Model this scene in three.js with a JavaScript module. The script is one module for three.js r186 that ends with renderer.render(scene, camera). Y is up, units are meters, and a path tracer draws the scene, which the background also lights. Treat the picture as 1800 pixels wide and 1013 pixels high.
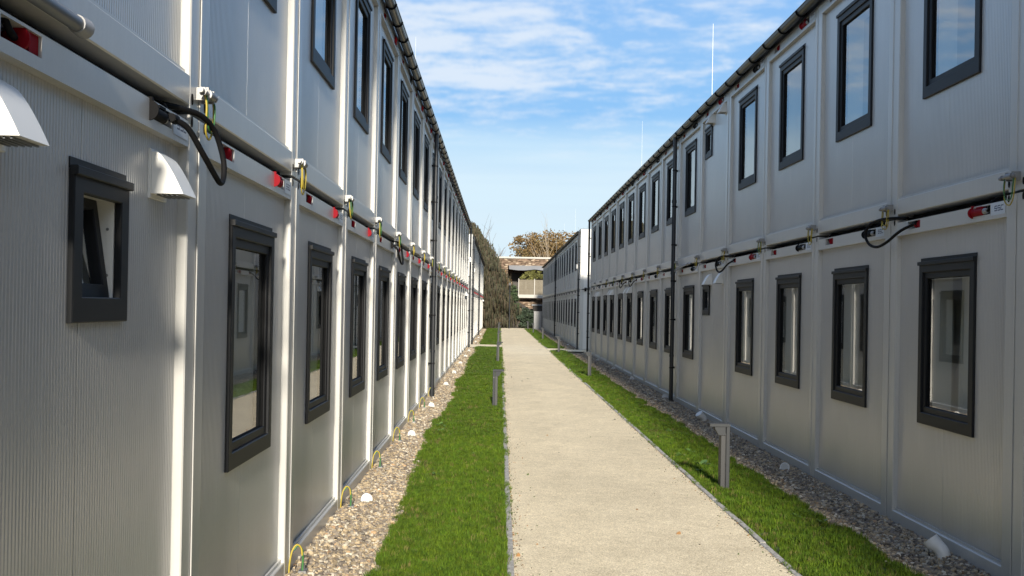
import * as THREE from 'three';
import { mergeGeometries } from 'three/addons/utils/BufferGeometryUtils.js';
import { ImprovedNoise } from 'three/addons/math/ImprovedNoise.js';

// ---------------------------------------------------------------- camera, sky, sun, exposure
const scene = new THREE.Scene();
const EYE = 1.95, FOCAL = 1883, PW_ = 1800, PH_ = 1013;
const camera = new THREE.PerspectiveCamera(2 * Math.atan(PH_ / 2 / FOCAL) * 180 / Math.PI, 1024 / 576, 0.1, 2000);
camera.position.set(0, EYE, 0);
camera.rotation.order = 'YXZ';
camera.rotation.set(0.0044, -0.0116, 0.0181);
camera.setViewOffset(1024, 576, 0, -25.1 * 1024 / 1800, 1024, 576);

const renderer = new THREE.WebGLRenderer({ antialias: true });
renderer.toneMapping = THREE.LinearToneMapping;
renderer.toneMappingExposure = 2.3;
renderer.shadowMap.enabled = true;

const SUN_EL = 20.5 * Math.PI / 180, SUN_AZ = 2.3 * Math.PI / 180;   // azimuth: behind the camera, a little to the right
const sunDir = new THREE.Vector3(Math.sin(SUN_AZ) * Math.cos(SUN_EL), Math.sin(SUN_EL), Math.cos(SUN_AZ) * Math.cos(SUN_EL));
const sun = new THREE.DirectionalLight(new THREE.Color(1.0, 0.92, 0.79), 3.7);
sun.position.copy(sunDir).multiplyScalar(120).add(new THREE.Vector3(0, 0, -40));
sun.target.position.set(0, 0, -40);
sun.castShadow = true; sun.shadow.radius = 7;
sun.shadow.mapSize.set(4096, 4096);
Object.assign(sun.shadow.camera, { left: -70, right: 70, top: 70, bottom: -70, near: 1, far: 300 });
scene.add(sun, sun.target);

function rng(seed) { let a = seed >>> 0; return () => { a = (a + 0x6D2B79F5) | 0; let t = Math.imul(a ^ (a >>> 15), 1 | a); t = (t + Math.imul(t ^ (t >>> 7), 61 | t)) ^ t; return ((t ^ (t >>> 14)) >>> 0) / 4294967296; }; }
const perlin = new ImprovedNoise();
const N3 = (x, y, z) => perlin.noise(x + 100.3, y + 57.7, z + 31.1);
function fbm(x, y, z, oct = 4, gain = 0.5) { let s = 0, a = 1, n = 0; for (let i = 0; i < oct; i++) { s += a * N3(x, y, z + i * 7.3); n += a; a *= gain; x *= 2.03; y *= 2.03; } return s / n; }
const sm = (a, b, x) => { const t = Math.min(1, Math.max(0, (x - a) / (b - a))); return t * t * (3 - 2 * t); };

{ // daylight sky: pale at the horizon, blue above, with broken high cloud seen from below
  const w = 4096, h = 2048, data = new Float32Array(w * h * 4), SX = 7.97, SZ = 4.35, GAIN = 1.06 / 2.3;
  const stops = [[0, .68, .82, .90], [4, .68, .83, .925], [7, .61, .79, .93], [8.6, .49, .715, .925], [10.2, .27, .54, .89], [16, .20, .455, .865], [30, .11, .30, .70], [90, .07, .20, .52]];
  for (let j = 0; j < h; j++) {
    const el = (j + .5) / h * 180 - 90, y = Math.sin(el * Math.PI / 180);
    let c = [.30, .29, .26];
    if (el > 0) for (let k = 0; k < stops.length - 1; k++) if (el >= stops[k][0] && el <= stops[k + 1][0]) {
      const t = (el - stops[k][0]) / (stops[k + 1][0] - stops[k][0]); c = [1, 2, 3].map(q => stops[k][q] + (stops[k + 1][q] - stops[k][q]) * t);
    }
    const ce = Math.cos(el * Math.PI / 180);
    for (let i = 0; i < w; i++) {
      const az = ((i + .5) / w - .5) * 2 * Math.PI, o = (j * w + i) * 4;   // x = cos, z = sin
      let m = 0, veil = 0;
      if (el > .5) {
        const k = 1 / (y + .04), px = ce * Math.cos(az) * k, pz = ce * Math.sin(az) * k;
        const big = fbm(px * .62 + SX, pz * .42 + SZ, .5, 3) * 1.5;
        if (el < 60) {
          const wx = fbm(px * 2.1, pz * 2.1, 9.1, 2) * .6;
          const tex = fbm(px * 4.2 + wx, pz * 5.6 + wx, 2.5, 6, .68);
          m = .76 * sm(.0, 1.05, big * .85 + tex * 1.5 + .12) * sm(6, 12, el);
        } else m = sm(.0, .8, big + .1) * .6;
        veil = sm(-.25, .35, fbm(px * .35 + SX, pz * 1.3, 4.4, 4)) * .8 * sm(1, 5, el) * (1 - sm(7, 11.5, el)) + .12 * (1 - sm(20, 60, el)) * sm(10, 14, el);
      }
      m = Math.min(.88, m);
      const th = Math.acos(Math.min(1, Math.max(-1, sunDir.x * ce * Math.cos(az) + sunDir.y * y + sunDir.z * ce * Math.sin(az)))) * 57.3;
      const glow = el > 0 ? 3.2 * Math.exp(-th / 9) + .75 * Math.exp(-th / 26) : 0;   // thin bright haze round the sun
      for (let q = 0; q < 3; q++) {
        const cl = [.80, .86, .93][q], ve = [.66, .83, .94][q];
        let v = c[q] + (ve - c[q]) * veil; v += (cl - v) * m; v += glow * [1, .93, .80][q]; data[o + q] = v * GAIN;
      }
      data[o + 3] = 1;
    }
  }
  const t = new THREE.DataTexture(data, w, h, THREE.RGBAFormat, THREE.FloatType);
  t.mapping = THREE.EquirectangularReflectionMapping; t.minFilter = t.magFilter = THREE.LinearFilter; t.needsUpdate = true;
  scene.background = t; scene.environment = t;
}

// ---------------------------------------------------------------- helpers
const used = new Map();
function numbered(n) { const k = used.get(n) ?? 0; used.set(n, k + 1); return k ? n + '_' + String(k).padStart(3, '0') : n; }
function tag(o, label, category, group, kind) { if (label) o.userData.label = label; if (category) o.userData.category = category; if (group) o.userData.group = group; if (kind) o.userData.kind = kind; return o; }
function prep(g) {                       // every geometry: non-indexed, normals, uv in metres
  if (g.index) g = g.toNonIndexed();
  if (!g.attributes.normal) g.computeVertexNormals();
  const p = g.attributes.position, n = g.attributes.normal, uv = new Float32Array(p.count * 2);
  for (let i = 0; i < p.count; i++) {
    const f = i - i % 3, ax = Math.abs(n.getX(f)), ay = Math.abs(n.getY(f)), az = Math.abs(n.getZ(f));
    if (ay > ax && ay > az) { uv[2 * i] = p.getX(i); uv[2 * i + 1] = p.getZ(i); }
    else if (ax > az) { uv[2 * i] = p.getZ(i); uv[2 * i + 1] = p.getY(i); }
    else { uv[2 * i] = p.getX(i); uv[2 * i + 1] = p.getY(i); }
  }
  const o = new THREE.BufferGeometry();
  o.setAttribute('position', p.clone ? p.clone() : p); o.setAttribute('normal', n.clone()); o.setAttribute('uv', new THREE.BufferAttribute(uv, 2));
  return o;
}
function geo(list) { list = (Array.isArray(list) ? list : [list]).map(prep); return list.length > 1 ? mergeGeometries(list) : list[0]; }
function part(name, list, mat, parent) { const m = new THREE.Mesh(list.isBufferGeometry && list.userData.ready ? list : geo(list), mat); m.name = name; m.castShadow = m.receiveShadow = true; parent.add(m); return m; }
function top(name, list, mat) { return part(numbered(name), list, mat, scene); }
function group(name) { const g = new THREE.Group(); g.name = numbered(name); scene.add(g); return g; }
function sub(name, parent) { const g = new THREE.Group(); g.name = name; parent.add(g); return g; }
function bx(x0, x1, y0, y1, z0, z1) { const g = new THREE.BoxGeometry(x1 - x0, y1 - y0, z1 - z0); g.translate((x0 + x1) / 2, (y0 + y1) / 2, (z0 + z1) / 2); return g; }
function soup(tris) { const g = new THREE.BufferGeometry(); g.setAttribute('position', new THREE.Float32BufferAttribute(tris, 3)); g.computeVertexNormals(); return g; }
function quad(a, b, c, d) { return [...a, ...b, ...c, ...a, ...c, ...d]; }
function prism(profile, t0, t1, map) {   // convex closed profile (counter-clockwise), swept from t0 to t1; map(u, v, t) -> [x, y, z]
  const out = []; const n = profile.length;
  for (let i = 0; i < n; i++) { const [a, b] = [profile[i], profile[(i + 1) % n]]; out.push(...quad(map(...a, t0), map(...b, t0), map(...b, t1), map(...a, t1))); }
  for (let i = 1; i < n - 1; i++) { out.push(...map(...profile[0], t1), ...map(...profile[i], t1), ...map(...profile[i + 1], t1)); out.push(...map(...profile[0], t0), ...map(...profile[i + 1], t0), ...map(...profile[i], t0)); }
  return soup(out);
}
const chamf = (u0, u1, v0, v1, c) => [[u0 + c, v0], [u1 - c, v0], [u1, v0 + c], [u1, v1 - c], [u1 - c, v1], [u0 + c, v1], [u0, v1 - c], [u0, v0 + c]];
const postY = (x0, x1, z0, z1, y0, y1, c = .006) => prism(chamf(x0, x1, -z1, -z0, c), y0, y1, (u, v, t) => [u, t, -v]);
const railX = (x0, x1, y0, y1, z0, z1, c = .006) => prism(chamf(-z1, -z0, y0, y1, c), x0, x1, (u, v, t) => [t, v, -u]);
function tube(pts, r, seg = 12, rad = 8, closed = false) { return new THREE.TubeGeometry(new THREE.CatmullRomCurve3(pts.map(p => new THREE.Vector3(...p)), closed), seg, r, rad, closed); }
function cyl(r0, r1, h, seg, pos, axis = 'y') { const g = new THREE.CylinderGeometry(r0, r1, h, seg); if (axis === 'x') g.rotateZ(-Math.PI / 2); if (axis === 'z') g.rotateX(Math.PI / 2); g.translate(...pos); return g; }
function ringRect(x0, x1, y0, y1, l, r, b, t, z0, z1, bev = .004) {   // rectangular frame with a hole
  const s = new THREE.Shape(); s.moveTo(x0 + bev, y0 + bev); s.lineTo(x1 - bev, y0 + bev); s.lineTo(x1 - bev, y1 - bev); s.lineTo(x0 + bev, y1 - bev); s.closePath();
  const h = new THREE.Path(); h.moveTo(x0 + l + bev, y0 + b + bev); h.lineTo(x0 + l + bev, y1 - t - bev); h.lineTo(x1 - r - bev, y1 - t - bev); h.lineTo(x1 - r - bev, y0 + b + bev); h.closePath(); s.holes.push(h);
  const g = new THREE.ExtrudeGeometry(s, { depth: z1 - z0 - 2 * bev, bevelEnabled: true, bevelThickness: bev, bevelSize: bev, bevelSegments: 1 }); g.translate(0, 0, z0 + bev); return g;
}
function tex(size, f, rep = 1, srgb = true) {   // f(u, v) in 0..1 -> grey or [r, g, b] 0..255 ; tiles
  const d = new Uint8Array(size * size * 4);
  for (let j = 0; j < size; j++) for (let i = 0; i < size; i++) { let c = f(i / size, j / size, i, j); if (!Array.isArray(c)) c = [c, c, c]; const o = (j * size + i) * 4; for (let q = 0; q < 3; q++) d[o + q] = Math.max(0, Math.min(255, c[q])); d[o + 3] = 255; }
  const t = new THREE.DataTexture(d, size, size); t.wrapS = t.wrapT = THREE.RepeatWrapping; t.magFilter = THREE.LinearFilter; t.minFilter = THREE.LinearMipmapLinearFilter; t.generateMipmaps = true; t.repeat.set(rep, rep);
  if (srgb) t.colorSpace = THREE.SRGBColorSpace; t.needsUpdate = true; return t;
}
// tiling value noise
function tileNoise(seed, n) { const r = rng(seed), a = new Float32Array(n * n).map(() => r()); return (u, v) => { const x = u * n, y = v * n, i = Math.floor(x), j = Math.floor(y); let fx = x - i, fy = y - j; fx = fx * fx * (3 - 2 * fx); fy = fy * fy * (3 - 2 * fy); const g = (p, q) => a[((q % n) + n) % n * n + ((p % n) + n) % n]; return (g(i, j) * (1 - fx) + g(i + 1, j) * fx) * (1 - fy) + (g(i, j + 1) * (1 - fx) + g(i + 1, j + 1) * fx) * fy; }; }
function lin(r, g, b) { return new THREE.Color().setRGB(r, g, b); }

// ---------------------------------------------------------------- materials
const n4 = tileNoise(1, 4), n8 = tileNoise(2, 9), n32 = tileNoise(3, 32), n128 = tileNoise(4, 128), n256 = tileNoise(5, 256);
const paintMap = tex(512, (u, v) => { const s = (n4(u, v) - .5) * 5 + (n8(u, v) - .5) * 3 + (n256(u, v) - .5) * 4 + (n128(u, v * .03125) - .5) * 9 * n8(u, v); return 246 + s; }, .5);
const M = {};
const PAINT = lin(.53, .525, .495), SATIN = lin(.56, .555, .535);
M.panel = new THREE.MeshPhysicalMaterial({ color: SATIN, map: paintMap, metalness: .38, roughness: .29 });
M.paint = new THREE.MeshStandardMaterial({ color: PAINT, map: paintMap, metalness: .12, roughness: .32 });
M.shell = new THREE.MeshStandardMaterial({ color: lin(.63, .62, .58), roughness: .5 });
M.lining = new THREE.MeshStandardMaterial({ color: lin(.55, .54, .5), roughness: .9 });
M.frame = new THREE.MeshPhysicalMaterial({ color: lin(.0085, .0095, .011), roughness: .5, specularIntensity: .55 });
M.pvc = new THREE.MeshStandardMaterial({ color: lin(.72, .71, .66), roughness: .35 });
M.glass = new THREE.MeshPhysicalMaterial({ color: lin(.86, .9, .88), roughness: .0, transmission: 1, thickness: 0, ior: 3.6 });
M.curtain = new THREE.MeshPhysicalMaterial({ color: lin(.72, .70, .64), roughness: 1, side: THREE.DoubleSide });
M.black = new THREE.MeshPhysicalMaterial({ color: lin(.007, .007, .0075), roughness: .7, specularIntensity: .2 });
M.pipe = new THREE.MeshStandardMaterial({ color: lin(.014, .016, .019), roughness: .35 });
M.gutter = new THREE.MeshStandardMaterial({ color: lin(.035, .036, .034), roughness: .3, metalness: .3 });
M.red = new THREE.MeshPhysicalMaterial({ color: lin(.22, .004, .010), roughness: .65, specularIntensity: .25 });
M.greyplastic = new THREE.MeshStandardMaterial({ color: lin(.28, .28, .28), roughness: .5 });
M.steel = new THREE.MeshStandardMaterial({ color: lin(.26, .26, .255), roughness: .5, metalness: .7 });
M.yellow = new THREE.MeshStandardMaterial({ color: lin(.36, .28, .035), roughness: .6 });
M.green = new THREE.MeshStandardMaterial({ color: lin(.03, .13, .03), roughness: .5 });
M.white = new THREE.MeshStandardMaterial({ color: lin(.68, .675, .64), roughness: .4 });
M.bollard = new THREE.MeshStandardMaterial({ color: lin(.030, .033, .036), roughness: .8 });
M.bollardDark = new THREE.MeshStandardMaterial({ color: lin(.024, .025, .026), roughness: .55 });
M.conduit = new THREE.MeshStandardMaterial({ color: lin(.11, .12, .13), roughness: .4 });
M.lampglass = new THREE.MeshStandardMaterial({ color: lin(.25, .25, .24), roughness: .3 });
{ // name plate: pale sticker with lettering
  const c = document.createElement('canvas'); c.width = 512; c.height = 208; const g = c.getContext('2d');
  g.fillStyle = '#c3cad0'; g.fillRect(0, 0, 512, 208);
  g.strokeStyle = '#aab4bf'; g.lineWidth = 6; g.beginPath(); g.arc(70, 100, 44, 1.2, 4.9); g.stroke();
  g.strokeStyle = '#1d2a4e'; g.lineWidth = 17; g.lineJoin = 'miter';
  const S = x => { g.beginPath(); g.moveTo(x + 92, 62); g.lineTo(x + 8, 62); g.lineTo(x + 2, 99); g.lineTo(x + 86, 99); g.lineTo(x + 80, 136); g.lineTo(x - 6, 136); g.stroke(); };
  S(130); S(245); g.beginPath(); g.moveTo(452, 62); g.lineTo(368, 62); g.lineTo(356, 136); g.lineTo(440, 136); g.stroke();
  g.strokeStyle = '#7d8894'; g.lineWidth = 8; g.beginPath(); g.moveTo(455, 50); g.lineTo(502, 18); g.stroke();
  const t = new THREE.CanvasTexture(c); t.colorSpace = THREE.SRGBColorSpace; M.plate = new THREE.MeshStandardMaterial({ map: t, roughness: .4 });
}

// ---------------------------------------------------------------- places: rows of containers
const W = 2.45, XL = -1.457, Z0L = .0886 + .155, XR0 = 3.6134, SK = .0029, Z0R = .0066 + .155, UP = 2.838, LOW = -.015;
const xr = z => XR0 + SK * z;

// ---------------------------------------------------------------- container module (x along the facade, y up, z outwards)
const cache = new Map();
function memo(k, f) { if (!cache.has(k)) { const g = geo(f()); g.userData.ready = true; cache.set(k, g); } return cache.get(k); }
function ribbed(x0, x1, y0, y1, hole, seam) {   // micro-ribbed sheet at z = -.04 with an optional window hole
  const out = [], zf = -.040, zb = -.0422, per = .0245;
  const cols = [];
  for (let x = x0; x < x1 - 1e-6; x += per) { const e = Math.min(x1, x + per), a = Math.min(e, x + .0130), b = Math.min(e, x + .0160), c = Math.min(e, x + .0215); cols.push([x, a, zf, zf], [a, b, zf, zb], [b, c, zb, zb], [c, e, zb, zf]); }
  if (seam) cols.push([x1, x1 + .0015, zf, -.047], [x1 + .0015, x1 + .0045, -.047, -.047], [x1 + .0045, x1 + .006, -.047, zf]);
  for (const [a, b, za, zc] of cols) {
    if (b - a < 1e-6) continue;
    const ys = hole && b > hole[0] && a < hole[1] ? [[y0, hole[2]], [hole[3], y1]] : [[y0, y1]];
    for (const [p, q] of ys) out.push(...quad([a, p, za], [b, p, zc], [b, q, zc], [a, q, za]));
  }
  return soup(out);
}
function windowPart(root, kind, dy, curtain, wx) {
  const tall = kind === 'tall', w = sub('window', root), k = kind + dy + '_' + wx;
  const [x0, x1, y0, y1] = tall ? [wx, wx + 1.1, 1.02 + dy, 2.41 + dy] : kind === 'small_high' ? [.27, .89, 1.88 + dy, 2.42 + dy] : [1.045, 1.595, 1.88 + dy, 2.42 + dy];
  const open = kind === 'small_open', sl = tall ? .068 : .075, sb = tall ? .09 : .085, st = tall ? .075 : .07;
  part('frame', memo('wf' + k, () => ringRect(x0, x1, y0, y1, sl, sl, sb, st, open ? -.048 : -.125, -.018)), M.frame, w);
  part('flashing', memo('wfl' + k, () => [bx(x0 - .004, x1 + .004, y1 + .001, y1 + .042, -.0396, -.035), railX(x0 - .006, x1 + .006, y1 - .02, y1 + .012, -.034, -.004, .003)]), M.frame, w);
  const a0 = x0 + sl - (open ? -.004 : .006), a1 = x1 - sl + (open ? -.018 : .006), b0 = y0 + sb - .006, b1 = y1 - st + .006, sw = tall ? .058 : .045;
  const sash = part('sash', memo('ws' + k, () => ringRect(a0, a1, b0, b1, sw, sw, sw, sw, open ? -.118 : -.085, open ? -.068 : -.036)), M.frame, w);
  const pane = part('glass_pane', memo('wp' + k, () => { const g = new THREE.PlaneGeometry(a1 - a0 - 2 * sw + .01, b1 - b0 - 2 * sw + .01); g.translate((a0 + a1) / 2, (b0 + b1) / 2, open ? -.092 : -.060); return g; }), M.glass, w);
  if (tall) part('glazing_bead', memo('wb' + k, () => ringRect(a0 + sw - .001, a1 - sw + .001, b0 + sw - .001, b1 - sw + .001, .008, .008, .008, .008, -.0585, -.046, .002)), M.black, w);
  part('inner_reveal', memo('wr' + k, () => { const z = -.30; if (open) return [bx(x0 + sl - .02, x0 + sl, y0 + sb, y1 - st, z, -.049), bx(x1 - sl - .012, x1 - .03, y0 + sb, y1 - st, z, -.049), bx(x0 + sl, x1 - sl - .013, y0 + sb - .02, y0 + sb, z, -.049), bx(x0 + sl, x1 - sl - .013, y1 - st, y1 - st + .02, z, -.049)]; return [bx(x0 + .03, x0 + .045, y0 + .03, y1 - .03, z, -.126), bx(x1 - .045, x1 - .03, y0 + .03, y1 - .03, z, -.126), bx(x0 + .045, x1 - .045, y0 + .03, y0 + .045, z, -.126), bx(x0 + .045, x1 - .045, y1 - .045, y1 - .03, z, -.126)]; }), M.pvc, w);
  if (open) {          // tilted inwards, hinged along the lower edge
    const pz = -.1, c = Math.cos(-.15), q = Math.sin(-.15); for (const o of [sash, pane]) { o.rotation.x = -.15; o.position.set(0, b0 + .008 - (b0 * c - pz * q), pz + .012 - (b0 * q + pz * c)); }
    part('screw', [cyl(.006, .006, .003, 10, [x1 - sl - .0135, y0 + .18, -.072], 'x'), cyl(.006, .006, .003, 10, [x1 - sl - .0135, y0 + .36, -.072], 'x')], M.steel, w);
  }
  if (curtain) { // loosely gathered curtain behind the glass
    const spans = [[], [[a0 + .02, a0 + .22]], [[a1 - .30, a1 - .02]], [[a0 + .02, a0 + .42]], [[a0 + .35, a0 + .62]]][curtain];
    part('curtain', memo('wc' + k + curtain, () => spans.map(([p, q]) => { const g = new THREE.PlaneGeometry(q - p, y1 - y0 + .2, 40, 8), P = g.attributes.position; for (let i = 0; i < P.count; i++) { const X = P.getX(i), Y = P.getY(i); P.setZ(i, .022 * Math.sin(X * 95 + Y * .7) + .008 * Math.sin(X * 41 + Y * 2)); } g.computeVertexNormals(); g.translate((p + q) / 2, (y0 + y1) / 2, -.36); return g; })), M.curtain, w); }
  w.position.z = -.008;
  return [x0 + .02, x1 - .02, y0 + .02, y1 - .02];
}
function hoodPart(root, x, y) {   // quarter-round vent cowl on a back plate
  const h = part('vent_hood', memo('hood', () => {
    const pr = [[0, 0], [.136, 0]]; for (let i = 1; i <= 14; i++) { const t = i / 14; pr.push([.022 + .114 * Math.pow(1 - t, .72), .178 * t]); } pr.push([0, .178]);
    return [prism(pr.map(([u, v]) => [u, v]), -.1, .1, (u, v, t) => [t, v, -.028 + u]), railX(-.112, .112, -.02, .192, -.0395, -.0285, .003)];
  }), M.white, root); h.position.set(x, y, -.008);
  part('grille', memo('grille', () => [0, 1, 2, 3, 4].map(i => bx(-.088, .088, -.007, -.001, -.008 + i * .021, -.002 + i * .021))), M.conduit, h);
}
const protos = new Map();
function module_(o) {
  const key = JSON.stringify(o);
  if (protos.has(key)) { const r = protos.get(key).clone(); r.name = numbered('housing_container'); scene.add(r); return r; }
  const up = o.up, root = group('housing_container'), H = 2.832, rb = up ? 2.55 : 2.68, rt = up ? 2.80 : 2.800, dy = up ? -.025 : 0;
  part('corner_post', memo('pl', () => postY(.004, .152, -.16, 0, 0, H)), M.paint, root);
  part('corner_post', memo('pr', () => postY(2.298, 2.446, -.16, 0, 0, H)), M.paint, root);
  part('joint_strip', memo('js', () => railY(-.006, .006, .04, 2.78, .001, .0075)), M.paint, root);
  part('bottom_rail', memo('br', () => [railX(.152, 2.298, .022, .165, -.16, -.002), bx(.153, 2.297, .1655, .188, -.0395, -.024), bx(.4, .46, .166, .172, -.02, -.01)]), M.paint, root);
  const hy0 = up ? 2.595 : 2.722, hy1 = up ? 2.675 : 2.790;
  part('top_rail', memo('tr' + up, () => { const z0 = -.16, z1 = -.002, L = [bx(.152, 2.298, rb, hy0, z0, z1), bx(.152, 2.298, hy1, rt, z0, z1), bx(.152, .42, hy0, hy1, z0, z1), bx(.70, 1.77, hy0, hy1, z0, z1), bx(2.04, 2.298, hy0, hy1, z0, z1), bx(.42, .70, hy0, hy1, z0, -.115), bx(1.77, 2.04, hy0, hy1, z0, -.115)]; if (up) L.push(railX(.153, 2.297, rb - .002, rb + .022, -.0015, .006, .002)); return L; }), M.paint, root);
  let hole = null;
  if (o.win) hole = windowPart(root, o.win, dy, o.curtain || 0, o.wx ?? .63);
  const hk = hole ? hole.join() : '';
  part('wall_panel', memo('pa' + up + hk, () => ribbed(.150, 1.149, .164, rb + .01, hole, true)), M.panel, root).position.z = -.008;
  part('wall_panel', memo('pb' + up + hk, () => ribbed(1.155, 2.300, .164, rb + .01, hole, false)), M.panel, root).position.z = -.008;
  part('body_shell', memo('shell', () => { const x0 = .02, x1 = 2.43, y0 = .03, y1 = 2.825, z0 = -6.05, z1 = -.13; return [bx(x0, x0 + .03, y0, y1, z0, z1), bx(x1 - .03, x1, y0, y1, z0, z1), bx(x0 + .031, x1 - .031, y1 - .03, y1, z0, z1), bx(x0 + .031, x1 - .031, y0, y0 + .1, z0, z1), bx(x0 + .031, x1 - .031, y0 + .101, y1 - .031, z0, z0 + .03)]; }), M.shell, root);
  part('room_lining', memo('lining', () => { const q = []; const x0 = .14, x1 = 2.31, y0 = .175, y1 = 2.66, z0 = -3.4, z1 = -.07; q.push(...quad([x0, y0, z0], [x0, y0, z1], [x0, y1, z1], [x0, y1, z0]), ...quad([x1, y0, z1], [x1, y0, z0], [x1, y1, z0], [x1, y1, z1]), ...quad([x0, y0, z1], [x0, y0, z0], [x1, y0, z0], [x1, y0, z1]), ...quad([x0, y1, z0], [x0, y1, z1], [x1, y1, z1], [x1, y1, z0]), ...quad([x1, y0, z0], [x0, y0, z0], [x0, y1, z0], [x1, y1, z0])); return soup(q); }), M.lining, root);
  const cy = (hy0 + hy1) / 2;
  if (o.sock) {
    const s = part('power_socket', memo('so' + up, () => [bx(.63, .697, cy - .036, cy + .036, -.11, -.012), cyl(.036, .036, .03, 18, [.612, cy, -.045], 'x')]), M.red, root);
    part('socket_cap', memo('sc' + up, () => [cyl(.041, .041, .012, 20, [.592, cy + .002, -.032], 'x'), bx(.588, .60, cy + .03, cy + .046, -.05, -.015)]), M.red, s);
    if (o.sock === 2) part('cable', memo('scb' + up, () => [tube([[.57, cy, -.03], [.52, cy + .005, -.02], [.48, cy + .04, -.025], [.475, cy + .085, -.06], [.48, cy + .09, -.13]], .012, 14)]), M.black, s);
  }
  if (o.plug) {
    const m = o.plug === 'red' ? M.red : M.black;
    const s = part('plug_connector', memo('pc' + up, () => [cyl(.030, .030, .13, 16, [1.86, cy - .004, -.012], 'x'), cyl(.026, .034, .05, 16, [1.775, cy - .004, -.01], 'x'), bx(1.83, 1.91, cy + .022, cy + .034, -.035, .012)]), m, root);
    part('plug_cap', memo('pcc' + up, () => [cyl(.043, .043, .013, 20, [1.742, cy - .004, -.006], 'x'), bx(1.735, 1.757, cy + .034, cy + .05, -.02, .01)]), m, s);
    part('gland', memo('pg' + up, () => cyl(.021, .026, .045, 14, [1.948, cy - .004, -.014], 'x')), M.greyplastic, s);
    part('cable', memo('pcb' + up, () => tube([[1.965, cy - .004, -.014], [1.99, cy, -.014], [2.005, cy + .03, -.016], [2.012, cy + .065, -.03], [2.05, cy + .084, -.07], [2.2, cy + .086, -.12]], .0115, 18)), M.black, s);
  }
  if (o.plate) { const g = new THREE.PlaneGeometry(.225, .092); g.translate(2.168, cy + (up ? .02 : -.004), .0005); const m = new THREE.Mesh(g, M.plate); m.name = 'name_plate'; m.castShadow = m.receiveShadow = true; root.add(m); }
  for (const x of o.hoods || []) hoodPart(root, x, 2.422 + dy);
  protos.set(key, root);
  return root;
}
function railY(x0, x1, y0, y1, z0, z1) { return prism(chamf(x0, x1, -z1, -z0, .002), y0, y1, (u, v, t) => [u, t, -v]); }
const placeL = (o, z, y) => { o.position.set(XL, y, -z); o.rotation.y = Math.PI / 2; };          // z: distance of the near joint
const placeR = (o, z, y) => { o.position.set(xr(z), y, -z); o.rotation.y = -(Math.PI / 2 + SK); };   // z: distance of the far joint
const ORD = ['', 'first', 'second', 'third', 'fourth', 'fifth', 'sixth', 'seventh', 'eighth', 'ninth', 'tenth', 'eleventh', 'twelfth', 'thirteenth', 'fourteenth', 'fifteenth', 'sixteenth', 'seventeenth', 'eighteenth', 'nineteenth', 'twentieth'];
const rowsText = { l: 'sunlit-gravel row', r: 'shaded-gravel row', l2: 'block by the draped evergreen', r2: 'block by the brick building' };
function describe(o, spec, row, m) {
  const fl = spec.up ? 'upper' : 'ground-floor';
  const where = row.length > 1 ? `${ORD[m + 1]} from the side path` : m >= 9 ? `${ORD[m - 8]} from downpipe towards side path` : `${ORD[9 - m]} from downpipe, away from side path`;
  const look = spec.win !== 'tall' ? (spec.win === 'small_open' ? ' with small tilted window and vent hoods' : ' with small window' + (spec.hoods && row === 'r' ? ' and vent hoods' : '')) : spec.hoods ? ' with vent hoods' : '';
  tag(o, look ? `grey ${fl} container${look}, ${row.length > 1 ? where + ', ' : m < 9 ? '' : where + ', '}${rowsText[row]}` : `grey ${fl} container, ${rowsText[row]}, ${where}`, 'container', `${fl} containers, ${rowsText[row]}`);
}
// left row, block one
for (let m = -3; m < 20; m++) {
  const det = m >= 0 && m < 14;
  const a = m === 1 ? { win: 'small_open', hoods: [.43, 1.985], sock: 2, plug: 'black', plate: 1 } : { win: 'tall', wx: .80, sock: det ? (m === 2 || m === 4 ? 1 : 2) : 1, plug: 'red', plate: 1, curtain: [0, 2, 0, 0, 1][(m + 10) % 5] };
  if (m === 18) a.hoods = [1.985];
  if (m === 5) a.plug = 'black';
  let o = module_({ ...a, up: 0 }); placeL(o, Z0L + m * W, LOW); describe(o, a, 'l', m);
  const b = { win: 'tall', wx: .74, up: 1, sock: 1, plug: m % 3 === 0 ? 'black' : 'red', plate: 1, curtain: [0, 0, 1, 0][(m + 12) % 4] };
  o = module_(b); placeL(o, Z0L + m * W, UP); describe(o, b, 'l', m);
}
// right row, block one (m counts from the camera; module m spans joints m .. m + 1)
for (let m = -8; m < 18; m++) {
  const a = m === 7 ? { win: 'small_high', hoods: [.95, 1.95] } : { win: 'tall', curtain: [0, 1, 4, 0, 2, 3][(m + 15) % 6] };
  if (m === 3) a.curtain = 1; if (m === 4) a.curtain = 4; if (m === 5) a.curtain = 0; if (m === 6) a.curtain = 4; if (m === 8) a.curtain = 3;
  if ([12, 14, 16].includes(m)) a.hoods = [.75, 1.6];
  Object.assign(a, { sock: m % 2 ? 1 : 2, plug: [3, 6, 11].includes(m) ? 'red' : 'black', plate: 1 });
  let o = module_({ ...a, up: 0 }); placeR(o, Z0R + (m + 1) * W, LOW); describe(o, a, 'r', m);
  const b = m === 7 ? { win: 'small_high', hoods: [1.0, 2.05], up: 1, sock: 1, plug: 'red', plate: 1 } : { win: 'tall', up: 1, sock: 1, plug: m % 2 ? 'red' : 'black', plate: 1, curtain: [1, 0, 0, 2][(m + 12) % 4] };
  o = module_(b); placeR(o, Z0R + (m + 1) * W, UP); describe(o, b, 'r', m);
}
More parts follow.
